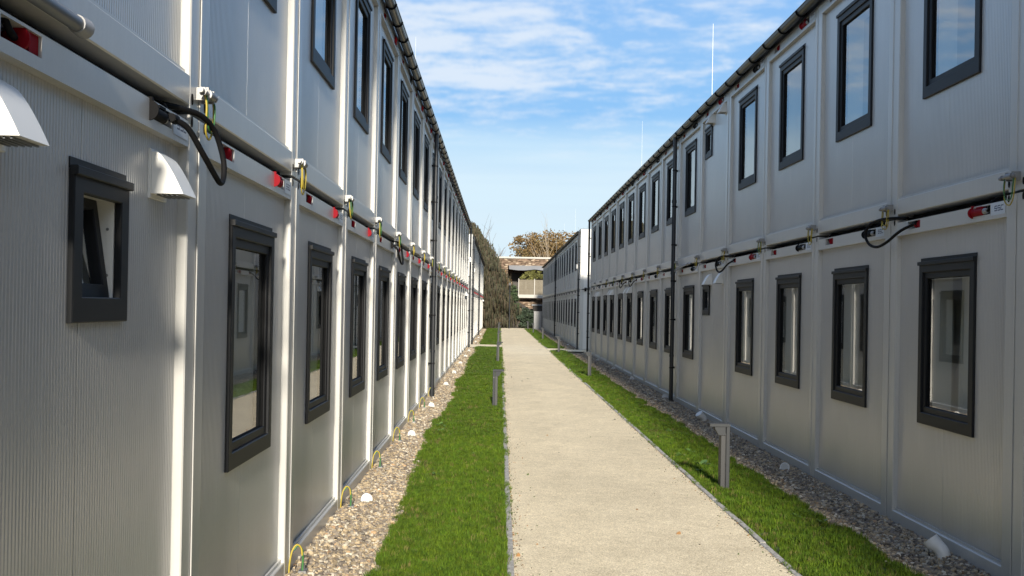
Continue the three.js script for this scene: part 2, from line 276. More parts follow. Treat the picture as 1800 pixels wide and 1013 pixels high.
// second blocks beyond the side path
const L2 = 55.0, R2 = 50.1;
for (let m = 0; m < 16; m++) {
  const a = { win: 'tall', wx: .80, sock: 1, plug: 'red' }; if (m === 0 || m === 15) a.hoods = [1.985];
  let o = module_({ ...a, up: 0 }); placeL(o, L2 + m * W, LOW); describe(o, a, 'l2', m);
  const b = { win: 'tall', wx: .74, sock: 1, up: 1 }; o = module_(b); placeL(o, L2 + m * W, UP); describe(o, b, 'l2', m);
}
for (let m = 0; m < 19; m++) {
  const a = m === 0 ? { win: 'small_high', hoods: [.95, 1.95] } : { win: 'tall' }; Object.assign(a, { sock: 1, plug: 'black' });
  let o = module_({ ...a, up: 0 }); placeR(o, R2 + (m + 1) * W, LOW); describe(o, a, 'r2', m);
  const b = m === 0 ? { win: 'small_high', up: 1, sock: 1 } : { win: 'tall', up: 1, sock: 1 }; o = module_(b); placeR(o, R2 + (m + 1) * W, UP); describe(o, b, 'r2', m);
}

// ---------------------------------------------------------------- gutters, downpipes, clamps, cables
function rowThing(name, side, z) { const g = group(name); if (side === 'L') placeL(g, z, 0); else placeR(g, z, 0); return g; }
function gutter(side, z, len, label) {   // x along the facade
  const g = rowThing('roof_gutter', side, z), out = [], R = .06, yc = 5.575, zc = .085, n = 12;
  const ring = (r, a) => [yc - r * Math.sin(a), zc - r * Math.cos(a)];
  for (let i = 0; i < n; i++) { const a = i / n * Math.PI, b = (i + 1) / n * Math.PI; for (const r of [R, R - .004]) { const [y1, z1] = ring(r, a), [y2, z2] = ring(r, b); out.push(...(r === R ? quad([0, y1, z1], [0, y2, z2], [len, y2, z2], [len, y1, z1]) : quad([len, y1, z1], [len, y2, z2], [0, y2, z2], [0, y1, z1]))); } }
  part('trough', [soup(out), cyl(.009, .009, len, 8, [len / 2, yc + .003, zc + R], 'x'), bx(0, len, yc - .07, yc + .075, .004, .018)], M.gutter, g);
  const fl = part('roof_edge', [bx(0, len, yc + .0755, yc + .10, -.3, .02)], M.pipe, g);
  for (let x = .4; x < len; x += .8167) part('gutter_bracket', memo('gb', () => { const t = []; for (let i = 0; i <= 8; i++) { const a = .02 + i / 8 * (Math.PI - .04); t.push([0, yc - (R + .006) * Math.sin(a), zc - (R + .006) * Math.cos(a)]); } return [tube(t, .011, 16, 6), bx(-.012, .012, yc - .05, yc + .02, .0185, .026)]; }), M.black, g).position.x = x;
  return tag(g, label, 'gutter');
}
gutter('L', Z0L - 3 * W, 23 * W, 'long dark half-round gutter along the roof beside the sunlit gravel');
gutter('R', Z0R + 18 * W, 26 * W, 'long dark half-round gutter along the roof beside the shaded gravel');
gutter('L', L2, 16 * W, 'dark roof gutter on the block beside the draped evergreen tree');
gutter('R', R2 + 19 * W, 19 * W, 'dark roof gutter on the block next to the brick building');
function downpipe(side, z, label, clips = true) {
  const g = rowThing('downpipe', side, z);
  part('pipe', [cyl(.043, .043, 5.35, 16, [0, 2.70, .085]), tube([[0, 5.36, .085], [0, 5.42, .085], [0, 5.53, .085]], .043, 8, 12), cyl(.052, .052, .06, 16, [0, 2.75, .085]), cyl(.052, .052, .06, 16, [0, 4.2, .085]), cyl(.05, .05, .05, 16, [0, 1.0, .085])], M.pipe, g);
  if (clips) for (const y of [.75, 1.75, 2.55, 3.3, 4.1, 4.85]) part('pipe_clip', memo('pcl', () => [cyl(.049, .049, .022, 14, [0, 0, .085]), bx(-.085, .02, -.008, .008, .03, .045), bx(-.095, -.08, -.02, .02, .0005, .05)]), M.black, g).position.y = y;
  return tag(g, label, 'downpipe');
}
downpipe('L', Z0L + 9 * W, 'black downpipe halfway along the row beside the sunlit gravel');
downpipe('L', Z0L + 20 * W - .06, 'black downpipe at the corner before the side path, beside sunlit gravel');
downpipe('L', L2 + .06, 'black downpipe at the corner just past the side path, left of the lawn', true).userData.label = 'black downpipe on the near corner of the block by the draped evergreen';
downpipe('L', L2 + 7 * W, 'black downpipe midway along the block by the draped evergreen');
downpipe('R', Z0R + 9 * W, 'black downpipe beside the small bathroom window and vent hoods');
downpipe('R', Z0R + 18 * W - .06, 'black downpipe at the corner in front of the sunlit white end wall');
downpipe('R', R2 + .06, 'black downpipe on the corner of the sunlit white end wall');
downpipe('R', R2 + 9 * W, 'black downpipe midway along the block next to the brick building');

function clampThing(side, z, far) {
  const g = rowThing('joint_clamp', side, z); const r = rng(Math.round(z * 100) + (side === 'R' ? 7 : 0)), j = () => (r() - .5) * .02;
  part('clamp_bolt', memo('cb', () => [cyl(.013, .013, .25, 10, [-.03, 2.935, .05], 'x'), cyl(.024, .024, .085, 12, [.0, 2.935, .05], 'x'), cyl(.021, .021, .014, 6, [-.115, 2.935, .05], 'x'), cyl(.021, .021, .014, 6, [.075, 2.935, .05], 'x'), bx(-.055, -.04, 2.905, 2.965, .001, .06), bx(.04, .055, 2.905, 2.965, .001, .06)]), M.steel, g);
  if (!far) {
    const d = .15 + r() * .04;
    part('earth_wire', [tube([[-.075, 2.93, .045], [-.08, 2.88, .05 + j()], [-.06, 2.93 - d, .055 + j()], [0, 2.90 - d, .05], [.05 + j(), 2.94 - d, .05], [.075, 2.88, .05], [.07, 2.93, .045]], .0048, 24, 6)], M.yellow, g);
    part('earth_wire', [tube([[-.068, 2.93, .055], [-.07, 2.86, .06], [-.04 + j(), 2.95 - d, .06], [.03, 2.94 - d, .058], [.068, 2.89, .058], [.065, 2.93, .05]], .0045, 24, 6)], r() < .45 ? M.green : M.yellow, g);
    part('corner_slot', memo('cs', () => [[-.115, 2.895], [-.115, 2.79], [.1, 2.895], [.1, 2.79]].map(([x, y]) => { const c = cyl(.014, .014, .004, 16, [0, 0, 0], 'z'); c.scale(1, 1.9, 1); c.translate(x, y, .0008); return c; })), M.black, g);
  }
  const n = Math.round((z - (side === 'L' ? Z0L : Z0R)) / W); tag(g, `steel joint clamp${far ? '' : ' with earth wires'}, ${side === 'L' ? 'sunlit' : 'shaded'}-gravel row, ${n === 9 ? 'behind the downpipe' : ORD[Math.abs(n - 9)] + ' joint from downpipe ' + (n > 9 ? 'towards side path' : 'away from side path')}`, 'clamp', side === 'L' ? 'joint clamps above the sunlit gravel' : 'joint clamps above the shaded gravel');
}
for (let n = 1; n < 20; n++) clampThing('L', Z0L + n * W, n > 15);
for (let n = 2; n < 18; n++) clampThing('R', Z0R + n * W, n > 15);

// earth-wire loops at the foot of the joints by the sunlit gravel
for (let n = 3; n < 10; n++) {
  const g = rowThing('earth_loop', 'L', Z0L + n * W);
  part('wire', [tube([[-.05, .03, .012], [-.052, .12, .016], [-.045, .215, .035], [-.03, .25, .062], [-.015, .225, .088], [-.01, .17, .096]], .0065, 24, 7)], M.yellow, g);
  part('wire', [tube([[-.037, .212, .042], [-.022, .243, .068], [-.007, .215, .092], [-.002, .15, .10], [-.004, .06, .098]], .0075, 20, 7)], M.green, g);
  part('clamp', [bx(-.04, .05, .02, .065, .075, .13), cyl(.014, .014, .06, 8, [.01, .08, .10])], M.steel, g);
  tag(g, `yellow-green earth wire loop at container foot, ${n === 9 ? 'beside the downpipe' : ORD[Math.abs(n - 9)] + ' joint from downpipe ' + (n > 9 ? 'towards side path' : 'away from side path')}`, 'wire', 'earth wire loops along the sunlit gravel');
}
// black link cables looping between neighbouring containers
function linkCable(side, z, pts, label) { const g = rowThing('link_cable', side, z); part('cable', [tube(pts, .0135, 60, 10)], M.black, g); part('plug', [cyl(.022, .019, .06, 12, pts[0], 'x')], M.black, g); tag(g, label, 'cable'); }
linkCable('L', Z0L + 2 * W, [[-.46, 2.745, .02], [-.40, 2.72, .06], [-.28, 2.62, .10], [-.12, 2.54, .115], [-.02, 2.515, .115], [.05, 2.545, .11], [.075, 2.62, .105], [.06, 2.70, .09], [-.0, 2.77, .075], [-.12, 2.815, .05], [-.25, 2.825, .0], [-.36, 2.826, -.06]], 'thick black cable looping below the clamp beside the tilted window container');
linkCable('L', Z0L + 6 * W, [[-.46, 2.745, .02], [-.42, 2.70, .06], [-.3, 2.58, .08], [-.05, 2.52, .09], [.22, 2.57, .08], [.28, 2.68, .06], [.2, 2.79, .05], [0, 2.82, .04], [-.2, 2.826, -.04]], 'black cable loop hanging between red sockets over the sunlit gravel');
for (const [n, label] of [[4, 'black cable loop under the clamp beside the window with parted curtain'], [7, 'black cable loop above the pair of lower white vent hoods'], [12, 'small far black cable loop on the shaded row, nearer of two'], [13, 'small far black cable loop on the shaded row, farther of two']])
  linkCable('R', Z0R + n * W, [[.57, 2.75, -.01], [.40, 2.70, .05], [.12, 2.61, .08], [-.13, 2.58, .085], [-.36, 2.63, .085], [-.45, 2.72, .085], [-.38, 2.80, .075], [-.2, 2.83, .065], [.05, 2.835, .05], [.28, 2.825, -.05]], label);
// pipes lying in the slot between the storeys
function slotPipe(side, z, x0, x1, y, zz, r, mat, label, cap) { const g = rowThing('service_pipe', side, z); part('pipe', [cyl(r, r, x1 - x0, 14, [(x0 + x1) / 2, y, zz], 'x')], mat, g); if (cap) part('end_sleeve', [cyl(r * 1.35, r * 1.2, .07, 14, [x1 - .02, y, zz], 'x')], M.greyplastic, g); tag(g, label, 'pipe'); }
slotPipe('L', Z0L + W, -1.2, .93, 2.865, .035, .026, M.conduit, 'grey service pipe along the slot above the white vent hood and red socket', true);
slotPipe('L', Z0L, 1.0, 19 * W, 2.825, -.10, .018, M.black, 'thin black conduit in the slot between storeys over the sunlit gravel');
slotPipe('R', Z0R + 17.8 * W, .3, 16 * W, 2.815, -.125, .02, M.black, 'thin black conduit in the slot between storeys over the shaded gravel');
{ const g = rowThing('service_pipe', 'R', Z0R + 9 * W); part('pipe', [tube([[.02, 2.77, .05], [.3, 2.80, .045], [.7, 2.83, .04], [1.2, 2.845, .03], [1.7, 2.85, .01]], .017, 40, 8), tube([[.02, 2.745, .06], [.5, 2.785, .055], [1.0, 2.82, .045], [1.5, 2.835, .02]], .012, 40, 8)], M.greyplastic, g); part('end_sleeve', [cyl(.026, .026, .13, 12, [1.42, 2.845, .03], 'x')], M.steel, g); tag(g, 'grey sagging twin conduit beside the downpipe above the vent hoods', 'pipe'); }
{ const g = rowThing('service_pipe', 'R', R2); part('pipe', [cyl(.02, .02, R2 - Z0R - 18 * W - .1, 8, [(R2 - Z0R - 18 * W) / 2, 2.83, -.12], 'x')], M.black, g); part('bracket', [bx(.02, .06, 2.74, 2.92, -.30, -.2), bx(.02, .06, 2.76, 2.90, -.55, -.47)], M.black, g); tag(g, 'black conduit bridging the gap in front of the white end wall', 'pipe'); }
// floodlights
function flood(side, z, y, label) { const g = rowThing('floodlight', side, z); part('housing', [bx(-.13, .13, y, y + .2, .06, .13)], M.white, g); part('lens', [bx(-.11, .11, y + .02, y + .18, .1305, .136)], M.lampglass, g); part('bracket', [bx(-.02, .02, y + .06, y + .12, -.0, .06)], M.greyplastic, g); tag(g, label, 'floodlight'); }
flood('L', Z0L + 19.6 * W, 3.95, 'white floodlight on the corner before the side path');
flood('L', L2 + .7 * W, 3.75, 'white floodlight on the block by the draped evergreen');
flood('R', R2 + .5 * W, 3.85, 'white floodlight under the small upper window by the sunlit end wall');
// lightning rods standing on the roofs
function rod(x, z, h, label, r0 = .0028) { const g = group('lightning_rod'); g.position.set(x, UP + 2.826, -z); part('rod', [cyl(r0 * .7, r0, h, 8, [0, h / 2 + .05, 0])], M.white, g); part('base', [cyl(.12, .14, .08, 16, [0, .04, 0])], M.greyplastic, g); tag(g, label, 'lightning rod', 'lightning rods'); }
rod(4.3, 22, 2.15, 'thin pale lightning rod on the roof behind the vent hoods', .0055); rod(4.35, 33.3, 2.1, 'thin lightning rod on the roof of the shaded row, past the downpipe');
rod(4.45, 64, 2.2, 'thin lightning rod on the far block roof, nearest the white end wall'); rod(4.5, 76, 2.2, 'thin lightning rod midway along the far block roof'); rod(4.6, 88, 2.2, 'thin lightning rod on the far block roof, nearest the brown tree'); rod(-1.95, 23.6, 2.15, 'thin lightning rod on the roof above the sunlit gravel row');

// ---------------------------------------------------------------- ground
const GR = rng(77);
function sheet(name, x0, x1, z0, z1, y, mat, nx = 1, nz = 1, edge) {   // z are distances from the camera
  const g = new THREE.PlaneGeometry(1, 1, nx, nz); g.rotateX(-Math.PI / 2); const p = g.attributes.position;
  for (let i = 0; i < p.count; i++) { const u = p.getX(i) + .5, v = .5 - p.getZ(i), z = z0 + (z1 - z0) * v, [a, b] = edge ? edge(z) : [x0, x1]; p.setXYZ(i, a + (b - a) * u, y, -z); }
  if (nx === 8 && name === 'gravel_bed') { for (let i = 0; i < p.count; i++) p.setY(i, y + gravelY(p.getX(i))); g.computeVertexNormals(); } const o = top(name, g, mat); o.userData.kind = 'structure'; return o;
}
const soilTex = tex(512, (u, v) => { const k = (n32(u, v) - .5) * 50 + (n128(u, v) - .5) * 60 + (n8(u, v) - .5) * 26; return [96 + k, 84 + k * .9, 62 + k * .7]; }, .6);
const lawnTex = tex(512, (u, v) => { const k = (n32(u, v) - .5) * 30 + (n128(u, v) - .5) * 50; return [54 + k * .8, 68 + k, 22 + k * .4]; }, .8);
const pr = rng(5), grain = new Float32Array(1024 * 1024).map(() => pr());
const pathTex = tex(1024, (u, v, i, j) => {   // bound fine gravel: grains of mixed beige
  const a = grain[(j >> 1) * 1024 + (i >> 1)], b = grain[((j + 1) % 1024 >> 1) * 1024 + 512 + ((i + 1) % 1024 >> 1) % 512], c = (n256(u, v) - .5) * 44 + (n32(u, v) - .5) * 12 + (n8(u, v) - .5) * 8; let k = c + (a - .5) * 46 + (b - .5) * 26; if (a > .985) k -= 62; if (b > .988) k += 30; return [211 + k, 197 + k * .98, 167 + k * .92];
}, .42);
const pathBump = tex(512, (u, v) => 128 + (n256(u, v) - .5) * 200, .84, false);
M.ground = new THREE.MeshStandardMaterial({ color: lin(1, 1, 1), map: soilTex, roughness: 1 });
M.lawn = new THREE.MeshStandardMaterial({ map: lawnTex, roughness: 1 });
M.path = new THREE.MeshStandardMaterial({ map: pathTex, bumpMap: pathBump, bumpScale: .006, roughness: .95, vertexColors: true });
const gravelTex = tex(512, (u, v) => { const k = (n128(u, v) - .5) * 150 + (n32(u, v) - .5) * 40; return [128 + k, 115 + k * .95, 98 + k * .85]; }, 1.2);
M.gravelBase = new THREE.MeshStandardMaterial({ map: gravelTex, roughness: 1 });
sheet('ground', -400, 400, -200, 900, -.06, M.ground);
const pathL = z => .145 + .0 * z, pathR = z => 2.215 + .0009 * z;
const lawnEdgeL = z => -1.0 + .06 * Math.sin(z * .55 + 2.2) + .05 * fbm(z * .9, 3.3, 0, 3) * 2 + .10 * Math.exp(-((z - 7) ** 2) / 6) + .035 * N3(z * 4.1, 1.5, 4.4);
const lawnEdgeR = z => 3.17 - .0045 * z + .05 * fbm(z * .8, 8.3, 0, 3) * 2 + .035 * N3(z * 4.3, 6.5, 2.4);
const gravelY = x => { const d = x < 1 ? XL + .02 - x : x - 3.6; return x < 1 ? .062 * sm(-.45, 0, d) : .062 * sm(-.45, 0, d); };
sheet('gravel_bed', 0, 0, -10, 49.9, -.028, M.gravelBase, 8, 40, z => [XL - .3, lawnEdgeL(z) + .05]);
sheet('gravel_bed', 0, 0, -10, 45.2, -.028, M.gravelBase, 8, 40, z => [lawnEdgeR(z) - .05, xr(z) + .3]);
sheet('gravel_bed', 0, 0, 55.3, 95, -.028, M.gravelBase, 1, 20, z => [XL - .3, -1.0]);
sheet('gravel_bed', 0, 0, 50.2, 97, -.028, M.gravelBase, 1, 20, z => [3.15, xr(z) + .3]);
sheet('lawn', 0, 0, -10, 51.2, -.022, M.lawn, 1, 400, z => [lawnEdgeL(z), .08]);
sheet('lawn', 0, 0, -10, 48.2, -.022, M.lawn, 1, 400, z => [2.27, lawnEdgeR(z)]);
sheet('lawn', 0, 0, 55.4, 95.4, -.022, M.lawn, 1, 20, z => [-1.02, .08]);
sheet('lawn', 0, 0, 51.6, 96, -.022, M.lawn, 1, 20, z => [2.31, 3.13]);
function pathSheet(x0, x1, z0, z1, y, nx, nz, edge) { const o = sheet('path', x0, x1, z0, z1, y, M.path, nx, nz, edge), p = o.geometry.attributes.position, c = new Float32Array(p.count * 3); for (let i = 0; i < p.count; i++) { const x = p.getX(i), z = p.getZ(i), k = 1 + .17 * fbm(x * .9, z * .35, 1, 3) + .10 * fbm(x * 3.1, z * 2.2, 5, 2); c[3 * i] = k; c[3 * i + 1] = k * .995; c[3 * i + 2] = k * .985; } o.geometry.setAttribute('color', new THREE.BufferAttribute(c, 3)); return o; }
pathSheet(0, 0, -12, 97.5, -.004, 12, 400, z => [pathL(z) - .004, pathR(z) + .004]);
pathSheet(-1.75, .139, 51.3, 55.2, -.008, 10, 10); pathSheet(2.26, 9, 48.3, 51.4, -.008, 10, 10); pathSheet(-9, -1.76, 49.4, 54.9, -.008, 8, 8);
pathSheet(-20, 20, 97.6, 99.6, -.008, 20, 4);
// kerb stones, one metre each
M.kerb = new THREE.MeshStandardMaterial({ color: lin(.55, .53, .49), map: tex(256, (u, v) => 205 + (n32(u, v) - .5) * 50 + (n128(u, v) - .5) * 70, 1.2), roughness: .95 });
for (const side of ['L', 'R']) {
  const e = group('path_edging'), r = rng(side === 'L' ? 3 : 4), vs = [0, 1, 2].map(i => { const g = geo(railZ(.015, .067, -.1, .006 + i * .002, .003, .995)); g.userData.ready = true; return g; });
  for (let z = -2; z < 97; z++) { if (side === 'L' ? z >= 51 && z < 55 : z >= 48 && z < 51) continue; const k = part('kerb_stone', vs[Math.floor(r() * 3)], M.kerb, e); k.position.set(side === 'L' ? .077 + (r() - .5) * .006 : 2.206 + .0009 * z + (r() - .5) * .006, (r() - .5) * .006, -z); k.rotation.y = (r() - .5) * .006; }
  tag(e, side === 'L' ? 'pale concrete edging stones between path and lawn by the sunlit gravel' : 'pale concrete edging stones between path and lawn by the shaded gravel', 'edging');
}
function railZ(x0, x1, y0, y1, z0, z1) { return prism(chamf(x0, x1, y0, y1, .006), z0, z1, (u, v, t) => [u, v, -t]); }

// gravel stones
function stoneGeo(seed) { const g = new THREE.IcosahedronGeometry(1, 1), p = g.attributes.position, r = rng(seed), k = [r() * 9, r() * 9, r() * 9]; for (let i = 0; i < p.count; i++) { const v = new THREE.Vector3().fromBufferAttribute(p, i), s = 1 + .55 * N3(v.x * 1.1 + k[0], v.y * 1.1 + k[1], v.z * 1.1 + k[2]); v.multiplyScalar(s); p.setXYZ(i, v.x, v.y * .62, v.z * .8); } g.computeVertexNormals(); return prep(g); }
M.stone = new THREE.MeshStandardMaterial({ color: 0xffffff, roughness: .9 });
function gravel(edge, z0, z1, dens, seed, size, label) {
  const spots = [], r = rng(seed); for (let z = z0; z < z1; z += .5) { const [a, b] = edge(z), n = Math.round((b - a) * .5 * dens(z)); for (let i = 0; i < n; i++) spots.push([a + r() * (b - a), z + r() * .5]); }
  const per = Math.ceil(spots.length / 3), root = tag(group('gravel'), label, 'gravel', null, 'stuff');
  for (let k = 0; k < 3; k++) {
    const part_ = spots.slice(k * per, (k + 1) * per), im = new THREE.InstancedMesh(stoneGeo(seed + k), M.stone, part_.length), m = new THREE.Matrix4(), q = new THREE.Quaternion(), c = new THREE.Color();
    part_.forEach(([x, z], i) => { const s = size(z) * (.55 + r() * .75 + (r() < .05 ? .5 : 0)); q.setFromEuler(new THREE.Euler((r() - .5) * .9, r() * 6.28, (r() - .5) * .9)); m.compose(new THREE.Vector3(x, -.024 + s * .35 + r() * .008 + (z < 50 ? gravelY(x) : 0), -z), q, new THREE.Vector3(s, s, s)); im.setMatrixAt(i, m);
      const t = r(), b = .5 + r() * .8; if (t < .40) c.setRGB(.345 * b, .27 * b, .17 * b); else if (t < .66) c.setRGB(.21 * b, .175 * b, .135 * b); else if (t < .82) c.setRGB(.15 * b, .125 * b, .10 * b); else if (t < .975) c.setRGB(.46 * b, .41 * b, .32 * b); else c.setRGB(.34 * b, .22 * b, .12 * b); im.setColorAt(i, c); });
    im.name = 'stones'; im.castShadow = im.receiveShadow = true; im.userData.kind = 'stuff'; root.add(im);
  }
}
const gd = z => z < 12 ? 2600 : z < 20 ? 1900 : z < 32 ? 1100 : 500, gs = z => z < 20 ? .0165 : z < 32 ? .019 : .026;
gravel(z => [XL + .005, lawnEdgeL(z) + .03 + .06 * N3(z * 1.7, 2, 2)], 5, 49.7, gd, 11, gs, 'loose beige gravel strip in the sun along the containers');
gravel(z => [lawnEdgeR(z) - .05 + .06 * N3(z * 1.3, 7, 7), xr(z) - .005], 6, 45, gd, 21, gs, 'loose brown gravel strip in the shade along the containers');
gravel(z => [XL + .01, -1.0], 55.4, 93, () => 260, 31, () => .03, 'gravel strip below the block by the draped evergreen');
gravel(z => [3.15, xr(z)], 50.4, 95, () => 260, 41, () => .03, 'gravel strip below the block next to the brick building');

// grass
function tuftGeo(seed, n, spread, h) { const r = rng(seed), out = []; for (let i = 0; i < n; i++) { const a = r() * 6.28, d = r() * spread, x = Math.cos(a) * d, z = Math.sin(a) * d, b = r() * 6.28, L = h * (.55 + r() * .75), w = .0016 + r() * .0016, lean = .15 + r() * .75, cx = Math.cos(b), cz = Math.sin(b), px = -cz * w, pz = cx * w; const y1 = L * .62, l1 = L * lean * .28, y2 = L * (1 - .25 * lean), l2 = L * lean * .75; const A = [x - px, 0, z - pz], B = [x + px, 0, z + pz], C = [x + cx * l1 + px * .8, y1, z + cz * l1 + pz * .8], D = [x + cx * l1 - px * .8, y1, z + cz * l1 - pz * .8], E = [x + cx * l2, y2, z + cz * l2]; out.push(...quad(A, B, C, D), ...D, ...C, ...E); } return prep(soup(out)); }
M.grass = new THREE.MeshPhysicalMaterial({ color: 0xffffff, roughness: .75, specularIntensity: .4, side: THREE.DoubleSide, transmission: .25, thickness: 0 });
function grass(edge, z0, z1, dens, seed, label) {
  const r = rng(seed), root = tag(group('grass'), label, 'grass', null, 'stuff'), V = [0, 1, 2].map(k => tuftGeo(seed + k, 16, .035, .062)), lists = [[], [], []];
  for (let z = z0; z < z1; z += .1) { const [a, b] = edge(z), n = Math.round((b - a) * .1 * dens(z) + r() - .5); for (let i = 0; i < n; i++) { const x = a - .015 + r() * (b - a + .03), zz = z + r() * .1; const thin = fbm(x * 1.9, zz * 1.1, seed, 3); if (thin < -.2 && r() < .6) continue; lists[Math.floor(r() * 3)].push([x, zz, thin]); } }
  lists.forEach((L, k) => { const im = new THREE.InstancedMesh(V[k], M.grass, L.length), m = new THREE.Matrix4(), q = new THREE.Quaternion(), c = new THREE.Color(), up = new THREE.Vector3(0, 1, 0);
    L.forEach(([x, z, t], i) => { const s = (.58 + r() * .62) * (1 + .6 * t + .55 * N3(x * 5.5, z * 5.5, 3)) * (z > 30 ? 1.15 : 1), w = z > 30 ? 2.4 : z > 16 ? 1.6 : 1; q.setFromAxisAngle(up, r() * 6.28); m.compose(new THREE.Vector3(x, -.024, -z), q, new THREE.Vector3(s * w, s, s * w)); im.setMatrixAt(i, m); const b = .65 + r() * .65 + t * .3, y = r(); if (y < .04 || (t < -.2 && y < .18)) c.setRGB(.18 * b, .16 * b, .05 * b); else c.setRGB((.060 + .045 * y) * b, (.128 + .03 * y) * b, .006 * b); im.setColorAt(i, c); });
    im.name = 'blades'; im.castShadow = im.receiveShadow = true; im.userData.kind = 'stuff'; root.add(im); });
}
const dg = z => z < 12 ? 1900 : z < 18 ? 1300 : z < 30 ? 800 : z < 52 ? 420 : 220;
grass(z => [lawnEdgeL(z) + .02, .07], 4.5, 51.2, dg, 101, 'mown green lawn strip between the path and sunlit gravel');
grass(z => [2.30 + .0009 * z, lawnEdgeR(z) - .02], 6, 48.2, dg, 111, 'mown green lawn strip between the path and shaded gravel');
grass(z => [-1.0, .06], 55.4, 95.2, dg, 121, 'far lawn strip before the draped evergreen tree');
grass(z => [2.34, 3.1], 51.6, 95.8, dg, 131, 'far lawn strip beside the block by the brick building');
// broad-leaved weeds and litter
M.weed = new THREE.MeshPhysicalMaterial({ color: lin(.09, .17, .035), roughness: .55, side: THREE.DoubleSide, transmission: .2, thickness: 0 });
function weed(x, z, s, label) { const r = rng(Math.round(x * 1000 + z * 77)), g = group('weed'); g.position.set(x, -.024, -z); for (let i = 0; i < 11; i++) { const a = r() * 6.28, L = s * (.6 + r() * .7), w = L * .3, e = .35 + r() * .8, out = []; const st = (t, o) => { const d = L * t; return [Math.cos(a) * d * Math.cos(e) - Math.sin(a) * o, d * Math.sin(e) * (1 - .35 * t) + .012 + (o ? .006 : 0), Math.sin(a) * d * Math.cos(e) + Math.cos(a) * o]; }; const ts = [0, .3, .6, .85, 1], ws = [.1, .7, 1, .6, .02]; for (let k = 0; k < 4; k++) { out.push(...quad(st(ts[k], 0), st(ts[k], w * ws[k]), st(ts[k + 1], w * ws[k + 1]), st(ts[k + 1], 0)), ...quad(st(ts[k], -w * ws[k]), st(ts[k], 0), st(ts[k + 1], 0), st(ts[k + 1], -w * ws[k + 1]))); } part('leaf', soup(out), M.weed, g); } tag(g, label, 'weed', 'weeds in the lawns'); }
for (const [x, z, s] of [[2.42, 14.2, .10], [2.55, 13.4, .13], [2.62, 14.6, .11], [2.45, 12.9, .08], [2.85, 10.1, .08], [3.02, 9.9, .09], [2.5, 9.5, .05], [-.93, 17.3, .12], [-.86, 16.6, .11], [-.8, 17.0, .1], [-.45, 9.1, .05], [-.7, 12.4, .06], [-.3, 14.1, .06], [2.75, 17.2, .07], [-.2, 8.4, .04]]) weed(x, z, s, x > 1 ? 'broad-leaved green weed in the lawn beside the shaded gravel' : 'broad-leaved green weed in the lawn beside the sunlit gravel');
function overgrow(xf, z0, z1, seed, label) { grass2(xf, z0, z1, seed, label); }
function grass2(xf, z0, z1, seed, label) { const r = rng(seed), L = []; for (let z = z0; z < z1; z += .02) { const k = fbm(z * 1.3, seed, 2, 3); if (k > -.02 && r() < .18 + k * 2.2) L.push([xf(z) + (r() - .5) * .07, z + r() * .02]); } const im = new THREE.InstancedMesh(tuftGeo(seed, 9, .02, .05), M.grass, L.length), m = new THREE.Matrix4(), q = new THREE.Quaternion(), c = new THREE.Color(), up = new THREE.Vector3(0, 1, 0); L.forEach(([x, z], i) => { const s = .45 + r() * .6; q.setFromAxisAngle(up, r() * 6.28); m.compose(new THREE.Vector3(x, .0, -z), q, new THREE.Vector3(s, s * .7, s)); im.setMatrixAt(i, m); const b = .6 + r() * .6; c.setRGB(.09 * b, .14 * b, .012 * b); im.setColorAt(i, c); }); im.name = numbered('edge_grass'); im.castShadow = im.receiveShadow = true; scene.add(im); tag(im, label, 'grass', null, 'stuff'); }
overgrow(z => .12, 5, 50, 401, 'stray grass growing over the edging on the sunlit gravel side'); overgrow(z => 2.25 + .0009 * z, 6, 47, 402, 'stray grass growing over the edging on the shaded gravel side');
{ // crumbs of soil, moss and dry leaf along the path's edges
  const r = rng(909), n = 2600, g = stoneGeo(5), im = new THREE.InstancedMesh(g, M.stone, n), m = new THREE.Matrix4(), q = new THREE.Quaternion(), c = new THREE.Color();
  for (let i = 0; i < n; i++) { const z = 6.5 + Math.pow(r(), 1.5) * 50, L = r() < .55; let d = Math.pow(r(), 3.2) * (r() < .1 ? 1.0 : .28); const clump = N3(z * 1.1, L ? 1 : 5, 3); if (clump < 0 && r() < .75) d *= .25; let s; const X = () => L ? .15 + d : pathR(z) - d; s = i % 110 === 0 ? .011 + r() * .009 : .0025 + r() * .005; if (i % 110 === 0) d = r() * r() * 1.6; q.setFromEuler(new THREE.Euler(r(), r() * 6, r())); m.compose(new THREE.Vector3(X(), -.002, -z), q, new THREE.Vector3(s * 1.5, Math.min(s * .6, .004), s)); im.setMatrixAt(i, m); const t = r(); if (t < .45) c.setRGB(.09, .075, .05); else if (t < .75) c.setRGB(.07, .10, .03); else c.setRGB(.24, .13, .05); im.setColorAt(i, c); }
  im.name = numbered('path_litter'); im.castShadow = im.receiveShadow = true; scene.add(im); tag(im, 'crumbs of soil and dry leaf along the path edges', 'litter', null, 'stuff');
}

